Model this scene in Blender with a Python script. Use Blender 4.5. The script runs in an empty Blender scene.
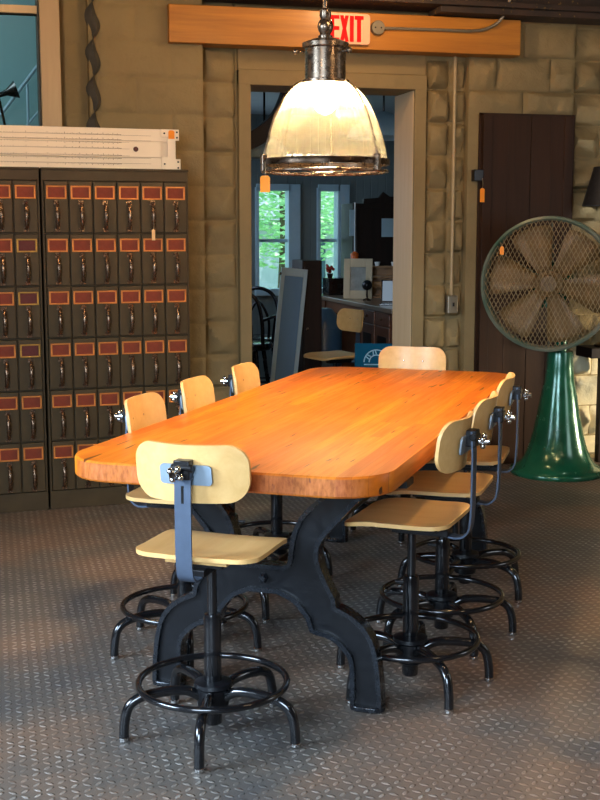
import bpy, bmesh, math, random
from math import sin, cos, pi, radians, atan2, sqrt, hypot
from mathutils import Vector, Matrix, noise

random.seed(7)
SC = bpy.context.scene
COL = SC.collection

# ------------------------------------------------------------------ helpers
def lin(c):
    c = c / 255.0
    return c / 12.92 if c <= .04045 else ((c + .055) / 1.055) ** 2.4

def rgb(r, g, b):
    return (lin(r), lin(g), lin(b), 1)

class MB:
    """collects shapes for ONE mesh"""
    def __init__(self):
        self.v = []; self.f = []
    def add(self, vs, fs, M=None):
        o = len(self.v)
        for p in vs:
            p = Vector(p)
            self.v.append(tuple(M @ p) if M else tuple(p))
        for f in fs:
            self.f.append(tuple(i + o for i in f))
        return self
    def box(self, x0, x1, y0, y1, z0, z1, M=None):
        vs = [(x0,y0,z0),(x1,y0,z0),(x1,y1,z0),(x0,y1,z0),(x0,y0,z1),(x1,y0,z1),(x1,y1,z1),(x0,y1,z1)]
        return self.add(vs, [(3,2,1,0),(4,5,6,7),(0,1,5,4),(1,2,6,5),(2,3,7,6),(3,0,4,7)], M)
    def tube(self, path, r, n=10, closed=False, M=None, flat=None, ref=None):
        """round tube, or flat=(half_w along ref side, half_t)"""
        P = [Vector(p) for p in path]; m = len(P)
        rs = r if isinstance(r, (list, tuple)) else [r] * m
        T = []
        for i in range(m):
            a = P[(i - 1) % m] if (closed or i > 0) else P[i]
            b = P[(i + 1) % m] if (closed or i < m - 1) else P[i]
            T.append((b - a).normalized())
        nrm = Vector(ref) if ref else (Vector((0,0,1)) if abs(T[0].z) < .9 else Vector((1,0,0)))
        vs = []
        for i in range(m):
            nrm = (nrm - T[i] * nrm.dot(T[i]))
            if nrm.length < 1e-6: nrm = T[i].orthogonal()
            nrm.normalize()
            b = T[i].cross(nrm)
            for k in range(n):
                a = 2 * pi * k / n
                if flat:
                    a += pi / n
                    ca, sa = cos(a), sin(a)
                    if n == 4:
                        ca = math.copysign(1, ca); sa = math.copysign(1, sa)
                    vs.append(P[i] + nrm * ca * flat[1] + b * sa * flat[0])
                else:
                    vs.append(P[i] + (nrm * cos(a) + b * sin(a)) * rs[i])
        fs = []
        for i in range(m if closed else m - 1):
            j = (i + 1) % m
            for k in range(n):
                l = (k + 1) % n
                fs.append((i*n+k, i*n+l, j*n+l, j*n+k))
        if not closed:
            fs.append(tuple(range(n))[::-1]); fs.append(tuple((m-1)*n + k for k in range(n)))
        return self.add(vs, fs, M)
    def lathe(self, prof, n=32, M=None, ripple=None, cap=True):
        vs = []; fs = []; m = len(prof)
        for i, (r, z) in enumerate(prof):
            for k in range(n):
                a = 2 * pi * k / n
                q = r + (ripple * (k % 3) if (ripple and 0 < i < m - 1) else 0)
                vs.append((q * cos(a), q * sin(a), z))
        for i in range(m - 1):
            for k in range(n):
                l = (k + 1) % n
                fs.append((i*n+k, i*n+l, (i+1)*n+l, (i+1)*n+k))
        if cap:
            if prof[0][0] > 1e-5: fs.append(tuple(range(n))[::-1])
            if prof[-1][0] > 1e-5: fs.append(tuple((m-1)*n + k for k in range(n)))
        return self.add(vs, fs, M)
    def prism(self, pts, z0, z1, M=None):
        n = len(pts)
        vs = [(x, y, z0) for x, y in pts] + [(x, y, z1) for x, y in pts]
        fs = [tuple(range(n))[::-1], tuple(range(n, 2*n))]
        for i in range(n):
            j = (i + 1) % n
            fs.append((i, j, n + j, n + i))
        return self.add(vs, fs, M)
    def sphere(self, c, r, n=16, m=10, M=None, s=(1,1,1)):
        pr = [(r * sin(pi * i / m), -r * cos(pi * i / m)) for i in range(m + 1)]
        T = Matrix.Translation(c) @ Matrix.Diagonal((s[0], s[1], s[2], 1))
        return self.lathe([(max(a, 1e-6), b) for a, b in pr], n, (M @ T) if M else T, cap=False)

def arc(cx, cy, r, a0, a1, n):
    return [(cx + r * cos(a0 + (a1 - a0) * i / n), cy + r * sin(a0 + (a1 - a0) * i / n)) for i in range(n + 1)]

def rrect(w, h, r, n=6):
    x, y = w / 2, h / 2
    return (arc(x - r, y - r, r, 0, pi/2, n) + arc(-x + r, y - r, r, pi/2, pi, n) +
            arc(-x + r, -y + r, r, pi, 1.5*pi, n) + arc(x - r, -y + r, r, 1.5*pi, 2*pi, n))

def smooth_path(pts, n=6):
    """Catmull-Rom through the points"""
    P = [Vector(p) for p in pts]; out = []
    for i in range(len(P) - 1):
        p0 = P[max(i - 1, 0)]; p1 = P[i]; p2 = P[i + 1]; p3 = P[min(i + 2, len(P) - 1)]
        for k in range(n):
            t = k / n
            out.append(.5 * ((2 * p1) + (p2 - p0) * t + (2*p0 - 5*p1 + 4*p2 - p3) * t*t + (3*p1 - p0 - 3*p2 + p3) * t**3))
    out.append(P[-1])
    return out

def link(o, parent=None):
    COL.objects.link(o)
    if parent: o.parent = parent
    return o

def obj(name, mb, mat, parent=None, smooth=35, bevel=0, loc=None, rot=None, label=None, recalc=True):
    me = bpy.data.meshes.new(name)
    me.from_pydata(mb.v, [], mb.f)
    if recalc:
        bm = bmesh.new(); bm.from_mesh(me)
        bmesh.ops.recalc_face_normals(bm, faces=bm.faces)
        bm.to_mesh(me); bm.free()
    me.materials.append(mat)
    if smooth:
        me.polygons.foreach_set('use_smooth', [True] * len(me.polygons))
        me.set_sharp_from_angle(angle=radians(smooth))
    o = bpy.data.objects.new(name, me)
    link(o, parent)
    if loc: o.location = loc
    if rot: o.rotation_euler = rot
    if bevel:
        b = o.modifiers.new('bevel', 'BEVEL'); b.width = bevel; b.segments = 2; b.limit_method = 'ANGLE'
        b.angle_limit = radians(40)
    if label: o['label'] = label
    return o

def tag(o, label, cat, group=None):
    o['label'] = label; o['category'] = cat
    if group: o['group'] = group
    return o

def thing(name, label, cat, loc=(0,0,0), rz=0, group=None, rot=None):
    o = bpy.data.objects.new(name, None); o.empty_display_size = .1
    link(o); o.location = loc; o.rotation_euler = rot if rot else (0, 0, rz)
    return tag(o, label, cat, group)

def struct(name, mb, mat, parent=None, smooth=30, **k):
    o = obj(name, mb, mat, parent, smooth, **k)
    if not parent: o['kind'] = 'structure'
    return o


def copy_tree(o, parent=None, src_children=None):
    c = o.copy(); COL.objects.link(c)
    if parent: c.parent = parent
    for ch in list(o.children):
        copy_tree(ch, c)
    return c

# ------------------------------------------------------------------ materials
class NT:
    def __init__(self, name):
        self.m = bpy.data.materials.new(name); self.m.use_nodes = True
        self.t = self.m.node_tree; self.t.nodes.clear()
        self.out = self.t.nodes.new('ShaderNodeOutputMaterial')
    def n(self, typ, **kw):
        nd = self.t.nodes.new('ShaderNode' + typ)
        for k, v in kw.items():
            if k.startswith('_'):
                setattr(nd, k[1:], v)
        for k, v in kw.items():
            if k.startswith('_'): continue
            key = int(k[1:]) if (k[0] == 'i' and k[1:].isdigit()) else k.replace('__', ' ')
            s = nd.inputs[key]
            if isinstance(v, bpy.types.NodeSocket): self.t.links.new(v, s)
            else: s.default_value = v
        return nd
    def math(self, op, a, b=0.0, c=0.0):
        return self.n('Math', _operation=op, i0=a, i1=b, i2=c).outputs[0]
    def ramp(self, fac, stops):
        nd = self.n('ValToRGB', Fac=fac); el = nd.color_ramp.elements
        while len(el) < len(stops): el.new(.5)
        for e, (p, c) in zip(el, stops): e.position = p; e.color = c
        return nd.outputs[0]
    def mix(self, fac, a, b, blend='MIX'):
        nd = self.n('Mix', _data_type='RGBA', _blend_type=blend)
        for i, v in ((0, fac), (6, a), (7, b)):
            s = nd.inputs[i]
            if isinstance(v, bpy.types.NodeSocket): self.t.links.new(v, s)
            else: s.default_value = v
        return nd.outputs[2]
    def coords(self, scale=(1,1,1), kind='Object', rot=(0,0,0)):
        tc = self.n('TexCoord')
        return self.n('Mapping', Vector=tc.outputs[kind], Scale=scale, Rotation=rot).outputs[0]
    def noise(self, vec, scale, detail=4, rough=.55, dist=0):
        return self.n('TexNoise', Vector=vec, Scale=scale, Detail=detail, Roughness=rough, Distortion=dist).outputs[0]
    def bump(self, h, strength=.3, dist=.01):
        return self.n('Bump', Height=h, Strength=strength, Distance=dist).outputs[0]
    def principled(self, **kw):
        p = self.n('BsdfPrincipled', **kw)
        self.t.links.new(p.outputs[0], self.out.inputs[0]); return self.m

def pm(name, c, rough=.5, metal=0, var=.12, scale=9, bump=0, bscale=60, coat=0, stretch=(1,1,1), c2=None, spec=.5):
    """general painted / metal / wood surface: two tones driven by noise, fine bump"""
    t = NT(name); v = t.coords(stretch)
    nz = t.noise(v, scale, 5)
    a = tuple(x * (1 - var) for x in c[:3]) + (1,)
    b = c2 if c2 else tuple(min(1, x * (1 + var)) for x in c[:3]) + (1,)
    col = t.ramp(nz, [(.3, a), (.7, b)])
    kw = dict(Base__Color=col, Metallic=metal, Coat__Weight=coat, Coat__Roughness=.15)
    kw['Specular__IOR__Level'] = spec
    r2 = t.noise(v, scale * 3, 3)
    kw['Roughness'] = t.n('MapRange', Value=r2, i1=.3, i2=.7, i3=max(.03, rough - .07), i4=min(1, rough + .07)).outputs[0]
    if bump:
        kw['Normal'] = t.bump(t.noise(v, bscale, 4), bump, .004)
    return t.principled(**kw)

def emis(name, c, s):
    t = NT(name)
    e = t.n('Emission', Color=c, Strength=s)
    t.t.links.new(e.outputs[0], t.out.inputs[0]); return t.m

def m_floor():
    t = NT('stamped_floor_plate')
    v = t.coords((1/.033,) * 2 + (1,))
    s = t.n('SeparateXYZ', Vector=v)
    x, y = s.outputs[0], s.outputs[1]
    fx = t.math('SUBTRACT', t.math('FRACT', x), .5)
    fy = t.math('SUBTRACT', t.math('FRACT', y), .5)
    par = t.math('FLOORED_MODULO', t.math('ADD', t.math('FLOOR', x), t.math('FLOOR', y)), 2)
    sg = t.math('SUBTRACT', 1, t.math('MULTIPLY', par, 2))
    a = t.math('ADD', fx, t.math('MULTIPLY', sg, fy))
    b = t.math('SUBTRACT', fy, t.math('MULTIPLY', sg, fx))
    d = t.math('ADD', t.math('POWER', t.math('ABSOLUTE', t.math('MULTIPLY', a, 1.55)), 2),
               t.math('POWER', t.math('ABSOLUTE', t.math('MULTIPLY', b, 3.3)), 2))
    h = t.n('MapRange', _interpolation_type='SMOOTHSTEP', Value=d, i1=1.0, i2=.25, i3=0, i4=1).outputs[0]
    o = t.coords()
    big = t.noise(o, 1.1, 5, .6); fine = t.noise(o, 30, 5, .7); mid = t.noise(o, 5, 5, .65)
    base = t.ramp(big, [(.36, rgb(90, 90, 90)), (.47, rgb(113, 105, 96)), (.58, rgb(142, 116, 96))])
    base = t.mix(t.math('MULTIPLY', fine, .55), base, rgb(56, 54, 53))
    worn = t.n('MapRange', Value=mid, i1=.45, i2=.66, i3=0, i4=1).outputs[0]
    lug = t.math('MULTIPLY', h, worn)
    col = t.mix(t.math('MULTIPLY', lug, .4), base, rgb(188, 184, 176))
    gap = t.math('MULTIPLY', t.math('SUBTRACT', 1, h), .35)
    col = t.mix(gap, col, rgb(40, 38, 37))
    ro = t.n('MapRange', Value=t.math('ADD', t.math('MULTIPLY', h, .6), t.math('MULTIPLY', mid, .5)), i1=.1, i2=1, i3=.58, i4=.30).outputs[0]
    hh = t.math('ADD', t.math('MULTIPLY', h, t.math('ADD', .4, t.math('MULTIPLY', worn, .75))), t.math('MULTIPLY', fine, .25))
    return t.principled(Base__Color=col, Roughness=ro, Normal=t.bump(hh, .75, .006), Specular__IOR__Level=.55)

def m_butcher():
    t = NT('butcher_block')
    v = t.coords(); s = t.n('SeparateXYZ', Vector=v)
    x, y = s.outputs[0], s.outputs[1]
    iy = t.math('FLOOR', t.math('MULTIPLY', y, 1/.042))
    r1 = t.n('TexWhiteNoise', _noise_dimensions='1D', W=iy).outputs[0]
    ix = t.math('FLOOR', t.math('ADD', t.math('MULTIPLY', x, .8), t.math('MULTIPLY', r1, 5)))
    cv = t.n('CombineXYZ', X=ix, Y=iy, Z=0.0).outputs[0]
    r2 = t.n('TexWhiteNoise', _noise_dimensions='3D', Vector=cv).outputs[0]
    tone = t.ramp(r2, [(0, rgb(194, 96, 16)), (.5, rgb(215, 113, 20)), (1, rgb(230, 132, 27))])
    g = t.noise(t.n('Mapping', Vector=v, Scale=(3, 60, 60)).outputs[0], 1, 6, .65)
    tone = t.mix(t.n('MapRange', Value=g, i1=.45, i2=.7, i3=0, i4=.55).outputs[0], tone, rgb(176, 84, 12))
    wearn = t.noise(v, 2.2, 4)
    tone = t.mix(t.n('MapRange', Value=wearn, i1=.5, i2=.75, i3=0, i4=.3).outputs[0], tone, rgb(240, 150, 40))
    sp = t.noise(t.n('Mapping', Vector=v, Scale=(5, 42, 20), Location=(3, 1, 0)).outputs[0], 1, 2, .4)
    spl = t.n('MapRange', Value=sp, i1=.68, i2=.71, i3=0, i4=.9).outputs[0]
    tone = t.mix(spl, tone, rgb(40, 18, 10))
    seam = t.math('ABSOLUTE', t.math('SUBTRACT', t.math('FRACT', t.math('MULTIPLY', y, 1/.042)), .5))
    sm = t.n('MapRange', Value=seam, i1=.47, i2=.5, i3=0, i4=.5).outputs[0]
    tone = t.mix(sm, tone, rgb(110, 48, 12))
    nx = t.n('SeparateXYZ', Vector=t.n('TexCoord').outputs['Normal']).outputs[0]
    endf = t.n('MapRange', Value=t.math('ABSOLUTE', nx), i1=.6, i2=.85, i3=0, i4=.75).outputs[0]
    eg = t.noise(t.n('Mapping', Vector=v, Scale=(30, 90, 30)).outputs[0], 1, 4, .6)
    tone = t.mix(endf, tone, t.ramp(eg, [(.35, rgb(112, 52, 24)), (.5, rgb(158, 86, 46)), (.7, rgb(182, 108, 64))]))
    return t.principled(Base__Color=tone, Roughness=t.n('MapRange', Value=g, i1=.3, i2=.7, i3=.36, i4=.5).outputs[0], Specular__IOR__Level=.35,
                        Normal=t.bump(t.math('SUBTRACT', g, spl), .12, .003), Coat__Weight=.18, Coat__Roughness=.3)

def m_wood(name, c1, c2, stretch=(2, 30, 30), rough=.45, coat=0, bump=.15, spec=.5):
    t = NT(name); v = t.coords(stretch)
    g = t.noise(v, 1, 6, .65, .3)
    col = t.ramp(g, [(.3, c1), (.7, c2)])
    k = t.noise(t.coords(), 1.5, 3)
    col = t.mix(t.n('MapRange', Value=k, i1=.4, i2=.7, i3=0, i4=.3).outputs[0], col, c1)
    return t.principled(Base__Color=col, Roughness=rough, Coat__Weight=coat, Coat__Roughness=.2, Normal=t.bump(g, bump, .003), Specular__IOR__Level=spec)

def m_wall(name, c1, c2, bump=.4):
    t = NT(name); v = t.coords()
    a = t.noise(v, 2.2, 5); b = t.noise(v, 40, 6, .7); c = t.noise(v, 9, 5, .6)
    col = t.ramp(a, [(.3, c1), (.7, c2)])
    col = t.mix(t.n('MapRange', Value=c, i1=.55, i2=.75, i3=0, i4=.25).outputs[0], col, tuple(x * .6 for x in c1[:3]) + (1,))
    return t.principled(Base__Color=col, Roughness=.8, Normal=t.bump(t.math('ADD', t.math('MULTIPLY', b, .5), t.math('MULTIPLY', t.noise(v, 16, 5, .7, .6), 1.3)), bump, .014), Specular__IOR__Level=.3)

def m_beadboard():
    t = NT('slate_beadboard'); v = t.coords(); s = t.n('SeparateXYZ', Vector=v)
    f = t.math('ABSOLUTE', t.math('SUBTRACT', t.math('FRACT', t.math('MULTIPLY', t.math('ADD', s.outputs[0], s.outputs[1]), 14)), .5))
    h = t.n('MapRange', Value=f, i1=.42, i2=.5, i3=1, i4=0).outputs[0]
    col = t.ramp(t.noise(v, 3, 4), [(.3, rgb(84, 96, 98)), (.7, rgb(98, 110, 110))])
    return t.principled(Base__Color=col, Roughness=.6, Normal=t.bump(h, .5, .006))

def m_glass_dome():
    t = NT('prismatic_glass')
    tr = t.n('BsdfTransparent', Color=(1, .97, .9, 1))
    tl = t.n('BsdfTranslucent', Color=(1, .93, .74, 1))
    gl = t.n('BsdfGlossy', Color=(1, .95, .85, 1), Roughness=.12)
    oz = t.n('SeparateXYZ', Vector=t.n('TexCoord').outputs['Object']).outputs[2]
    band = t.n('MapRange', _interpolation_type='SMOOTHSTEP', Value=oz, i1=1.93, i2=2.02, i3=.13, i4=.5).outputs[0]   # more translucent towards the top, imitating the bulb's glow in clear glass
    m1 = t.n('MixShader', i0=band, i1=tr.outputs[0], i2=tl.outputs[0])
    lw = t.n('LayerWeight', Blend=.25)
    fac = t.n('MapRange', Value=lw.outputs['Fresnel'], i1=0, i2=1, i3=.05, i4=.6).outputs[0]
    m2 = t.n('MixShader', i0=fac, i1=m1.outputs[0], i2=gl.outputs[0])
    t.t.links.new(m2.outputs[0], t.out.inputs[0]); return t.m

def m_glass_pane():
    t = NT('window_glass')
    tr = t.n('BsdfTransparent', Color=(.9, .97, .98, 1)); gl = t.n('BsdfGlossy', Roughness=.02)
    m = t.n('MixShader', i0=.06, i1=tr.outputs[0], i2=gl.outputs[0])
    t.t.links.new(m.outputs[0], t.out.inputs[0]); return t.m

def m_rust_beam():
    t = NT('rusty_dark_steel'); v = t.coords()
    a = t.noise(v, 6, 5); b = t.noise(v, 38, 3, .6)
    col = t.ramp(a, [(.35, rgb(38, 30, 24)), (.7, rgb(64, 46, 34))])
    col = t.mix(t.n('MapRange', Value=b, i1=.64, i2=.7, i3=0, i4=.8).outputs[0], col, rgb(140, 110, 50))
    return t.principled(Base__Color=col, Roughness=.75, Normal=t.bump(b, .4, .006))

def m_leaf():
    t = NT('leaves'); v = t.coords()
    col = t.ramp(t.noise(v, 3, 4), [(.3, rgb(150, 205, 160)), (.7, rgb(220, 240, 205))])
    p = t.n('BsdfPrincipled', Base__Color=col, Roughness=.6)
    tl = t.n('BsdfTranslucent', Color=col)
    m = t.n('MixShader', i0=.35, i1=p.outputs[0], i2=tl.outputs[0])
    t.t.links.new(m.outputs[0], t.out.inputs[0]); return t.m

M = dict(
    floor=m_floor(), butcher=m_butcher(),
    ply=m_wood('birch_plywood', rgb(208, 162, 98), rgb(222, 181, 118), (3, 26, 26), .42, .15, .08),
    black_iron=pm('black_cast_iron', rgb(10, 12, 16), .36, 0, .25, 12, .1, 90, .04, spec=.3),
    black_steel=pm('black_enamel_steel', rgb(22, 23, 26), .17, .4, .2, 14, .04, 90, .6),
    iron_edge=pm('worn_iron_edge', rgb(34, 38, 44), .26, .6, .25, 18, .1, 60, .3),
    bar=pm('blue_grey_steel', rgb(76, 88, 106), .42, .35, .12, 20, .08, 140),
    plate=pm('pale_blue_grey_plate', rgb(136, 152, 166), .45, .2, .08, 20),
    dark=pm('dark_bracket_steel', rgb(36, 35, 36), .35, .6, .2, 25),
    chrome=pm('chrome', rgb(200, 198, 196), .14, 1, .06, 20),
    wall=m_wall('taupe_block_paint', rgb(130, 112, 77), rgb(144, 125, 87)),
    wall_smooth=m_wall('taupe_smooth_paint', rgb(134, 115, 80), rgb(146, 126, 88), .12),
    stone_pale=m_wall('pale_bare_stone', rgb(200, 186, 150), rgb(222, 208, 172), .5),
    stone_dark=m_wall('grey_rough_stone', rgb(70, 68, 62), rgb(92, 88, 80), .6),
    jamb=m_wood('pale_jamb_paint', rgb(216, 186, 142), rgb(226, 198, 156), (20, 20, 1.5), .6, 0, .15),
    post=m_wood('pale_post_paint', rgb(178, 150, 112), rgb(192, 164, 124), (20, 20, 1.5), .55, 0, .1),
    beam=m_wood('orange_timber', rgb(158, 96, 20), rgb(198, 130, 34), (1.2, 22, 22), .5, .1, .25),
    rust=m_rust_beam(), ceil=pm('dark_ceiling', rgb(58, 48, 40), .85, 0, .2, 4),
    cab=pm('dark_olive_cabinet_paint', rgb(70, 57, 37), .5, 0, .18, 7, .08, 50, spec=.25),
    drawer=pm('olive_drawer_front_paint', rgb(76, 62, 40), .48, 0, .16, 9, .06, 60, spec=.25),
    copper=pm('copper_label_frame', rgb(214, 132, 62), .42, .3, .15, 30),
    brass=pm('brass_label_frame', rgb(202, 154, 74), .36, .6, .15, 30),
    card=pm('dark_red_card', rgb(126, 46, 16), .7, 0, .25, 20),
    card_dark=pm('oxblood_card', rgb(92, 32, 26), .7, 0, .2, 20),
    bronze=pm('bronze_pull', rgb(128, 104, 84), .27, .9, .25, 30),
    cream=pm('cream_enamel', rgb(240, 222, 196), .5, 0, .04, 5, .02, 40),
    ink=pm('ink_marks', rgb(126, 98, 66), .6, 0, .1),
    hole=pm('dark_bore', rgb(70, 24, 16), .6),
    tag=pm('orange_tag_card', rgb(246, 142, 12), .6, 0, .05),
    tagw=pm('cream_tag_card', rgb(236, 190, 130), .6, 0, .05),
    string=pm('string', rgb(190, 170, 130), .8),
    exit_face=pm('exit_sign_face', rgb(232, 178, 142), .4, 0, .04),
    exit_red=None,
    galv=pm('galvanised_conduit', rgb(142, 132, 114), .38, .6, .12, 20),
    conduit=pm('painted_conduit', rgb(168, 146, 108), .5, .1, .08, 20),
    lamp_metal=pm('aged_nickel', rgb(120, 104, 88), .27, .9, .2, 14),
    lamp_dark=pm('dark_bronze', rgb(60, 46, 34), .3, .85, .2, 14),
    dome=m_glass_dome(), bulb=emis('bulb_glow', (1, .76, .42, 1), 300),
    door=m_wood('dark_stained_door', rgb(42, 26, 16), rgb(60, 37, 22), (14, 14, 1.2), .55, 0, .3, .2),
    fan_green=pm('green_fan_enamel', rgb(24, 92, 66), .22, .25, .3, 6, .05, 40, .4),
    fan_ring=pm('worn_green_ring', rgb(70, 108, 88), .4, .3, .3, 7, .1, 60, c2=rgb(128, 126, 108)),
    fan_mesh=pm('dusty_guard_mesh', rgb(150, 128, 92), .6, .3, .25, 12),
    fan_blade=pm('dusty_brown_blade', rgb(112, 84, 46), .55, .1, .3, 6, .1),
    glass=m_glass_pane(), board=m_beadboard(),
    bluewhite=pm('pale_blue_paint', rgb(150, 176, 190), .5, 0, .06, 6),
    white=pm('white_paint', rgb(215, 222, 224), .5, 0, .04, 6),
    ceil2=pm('pale_blue_ceiling', rgb(150, 160, 164), .7, 0, .06, 3),
    brown_dark=m_wood('near_black_walnut', rgb(22, 15, 12), rgb(40, 26, 20), (14, 14, 1.4), .5, 0, .2, .25),
    desk=m_wood('brown_oak_desk', rgb(86, 52, 34), rgb(124, 78, 50), (12, 3, 3), .4, .2, .2),
    desk_top=m_wood('grey_brown_desk_top', rgb(104, 88, 74), rgb(138, 118, 98), (14, 2, 3), .3, .3, .1),
    mirror=pm('slate_blue_panel', rgb(84, 122, 156), .6, 0, .03, 3),
    slate=pm('slate_blue_plastic', rgb(52, 78, 100), .35, 0, .12, 6),
    black=pm('black_lacquer', rgb(18, 18, 20), .25, .1, .2, 6, 0, 60, .4),
    hoop=pm('polished_black_tube', rgb(60, 58, 62), .18, .8, .2, 10),
    tan=pm('tan_frame', rgb(186, 166, 134), .5, 0, .08, 9),
    grey=pm('faded_grey_print', rgb(140, 140, 134), .6, 0, .25, 14),
    ochre=m_wood('ochre_wood', rgb(128, 84, 34), rgb(164, 112, 48), (10, 10, 3), .5),
    screen=emis('laptop_screen', (.62, .8, 1, 1), .3),
    blue_sign=pm('blue_sign_paint', rgb(8, 84, 118), .7, 0, .08, 8, spec=.1),
    blue_ink=pm('pale_blue_ink', rgb(130, 190, 220), .5, 0, .06, 8),
    orange=pm('orange_glass', rgb(190, 84, 28), .25, 0, .1, 8),
    red=pm('red_petals', rgb(150, 40, 34), .6, 0, .2, 20),
    teal=pm('teal_room_paint', rgb(126, 162, 164), .7, 0, .05, 1.5),
    teal_dark=pm('dark_teal_paint', rgb(60, 84, 88), .6, 0, .1, 3),
    shade=pm('black_lamp_shade', rgb(20, 17, 16), .6, 0, .15, 10),
    lamp_bulb=emis('table_lamp_bulb', (.9, .95, 1, 1), 60),
    grass=pm('grass', rgb(110, 150, 80), .9, 0, .2, 2), leaf=m_leaf(),
    bark=pm('bark', rgb(90, 76, 62), .9, 0, .25, 12, .5),
    siding=pm('lilac_grey_siding', rgb(188, 190, 206), .7, 0, .05, 4), roof=pm('grey_shingle', rgb(120, 126, 140), .8, 0, .1, 10),
)
M['exit_red'] = emis('exit_letters', (1, .018, .012, 1), 1.15)

# ------------------------------------------------------------------ camera
H = 1.5
YAW = radians(14.5); PITCH = radians(8.05)
cam = bpy.data.cameras.new('camera'); co = bpy.data.objects.new('camera', cam); COL.objects.link(co)
co.location = (0, 0, H); co.rotation_euler = (pi/2 - PITCH, 0, -YAW)
cam.sensor_fit = 'VERTICAL'; cam.sensor_height = 24; cam.lens = 1202 / 800 * 24; cam.clip_end = 200
SC.camera = co

# ------------------------------------------------------------------ setting
WY = 7.1                                  # main plane of the block wall
struct('floor', MB().box(-3.4, 5.6, -1.5, 11.2, -.1, 0), M['floor'])

def block(mb, x0, x1, z0, z1, y, amp, seed, back=.06, rough=1.0):
    """one rock-faced block: flat margin, face pitched off in chiselled planes"""
    w, h = x1 - x0, z1 - z0
    nx = max(4, min(26, int(w / .017))); nz = max(4, min(13, int(h / .016)))
    rr = random.Random(seed * 131 + int(x0 * 977) + int(z0 * 613))
    cx, cz = rr.uniform(.3, .7), rr.uniform(.3, .7)
    planes = []
    a0 = rr.uniform(0, 6.28)
    for q in range(rr.choice((4, 5, 6))):
        a = a0 + q * 6.28 / 5 + rr.uniform(-.4, .4); g = rr.uniform(1.2, 4.5)
        planes.append((rr.uniform(.75, 1.15), cos(a) * g, sin(a) * g))
    vs = []; fs = []
    for j in range(nz + 1):
        for i in range(nx + 1):
            s, t = i / nx, j / nz
            e = min(s * w, (1 - s) * w, t * h, (1 - t) * h)
            k = min(1, max(0, (e - .003) / .02)); k = k * k * (3 - 2 * k)
            p = Vector(((x0 + s * w) * 7, seed * 3.7, (z0 + t * h) * 7))
            n1 = noise.noise(p); n2 = noise.noise(p * 3.1 + Vector((9, 2, 1))); n3 = noise.noise(p * .7 + Vector((1, 5, 8)))
            ss, tt = s + .16 * n1, t + .16 * n3
            pl = min(c + gx * (ss - cx) * min(1, w / .2) * .5 + gz * (tt - cz) * .5 for c, gx, gz in planes)
            d = amp * k * max(.12, .25 + rough * (.95 * pl + .16 * n2 + .25 * n1 - .1))
            vs.append((x0 + s * w, y - d - (.004 if e > .002 else 0), z0 + t * h))
    for j in range(nz):
        for i in range(nx):
            a = j * (nx + 1) + i
            fs.append((a, a + 1, a + nx + 2, a + nx + 1))
    mb.add(vs, fs)
    g = .003
    mb.box(x0 + g, x1 - g, y - .002, y + back, z0 + g, z1 - g)

def courses(mb, x0, x1, za, zb, y, widths, amp, seed, rough=1.0, off=.155, step=.2):
    rr = random.Random(seed)
    k0 = math.floor((za - off) / step); z = off + k0 * step; row = 0
    while z < zb - .01:
        a, b = max(z, za), min(z + step, zb)
        if b - a > .03:
            if widths is None:
                block(mb, x0 + .003, x1 - .003, a + .004, b - .004, y, amp * rr.uniform(.7, 1.25), seed + row, rough=rough)
            else:
                x = x0 - (widths * .5 if row % 2 else 0); c = 0
                while x < x1 - .01:
                    w = widths
                    xa, xb = max(x, x0), min(x + w, x1)
                    if xb - xa > .03:
                        block(mb, xa + .003, xb - .003, a + .004, b - .004, y, amp * rr.uniform(.5, 1.3), seed + row * 7 + c, rough=rough)
                    x += w; c += 1
        z += step; row += 1

wb = MB()
CZ = 2.98
# core of the wall (opening for the doorway 1.533..2.56, window at the far left)
wb.box(-3.4, 1.47, WY + .03, WY + .33, 0, 1.72)
wb.box(.44, 1.47, WY + .03, WY + .33, 1.72, CZ)
wb.box(1.47, 2.62, WY + .03, WY + .33, 2.36, CZ)
wb.box(2.62, 5.6, WY + .03, WY + .33, 0, CZ)
wb.box(.59, 1.235, WY - .1, WY + .05, 0, CZ)                 # left panel stands forward
courses(wb, .645, 1.235, .1, CZ, WY - .1, .41, .014, 3, .8)
courses(wb, .455, .585, .1, CZ, WY + .03, None, .006, 50, .4)
courses(wb, 1.25, 1.452, .1, CZ, WY + .03, None, .04, 90)
courses(wb, 2.645, 2.79, .1, 2.53, WY + .03, None, .06, 120)
courses(wb, 2.79, 2.895, .1, 2.53, WY + .035, None, .05, 150, 1.2)
wb.box(2.90, 2.975, WY - .03, WY + .05, 0, 2.56)              # smooth strip beside the dark door
wb.box(2.975, 3.61, WY - .02, WY + .05, 2.2, CZ)
courses(wb, 2.90, 3.61, 2.2, CZ, WY - .03, .36, .05, 180, 1.1)
courses(wb, 3.615, 4.9, .755, CZ, WY + .03, .41, .07, 260, 1.2)
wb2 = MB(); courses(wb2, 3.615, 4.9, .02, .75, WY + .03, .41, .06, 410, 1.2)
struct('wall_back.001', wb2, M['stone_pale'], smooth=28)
struct('wall_back', wb, M['wall'], smooth=28)

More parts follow.
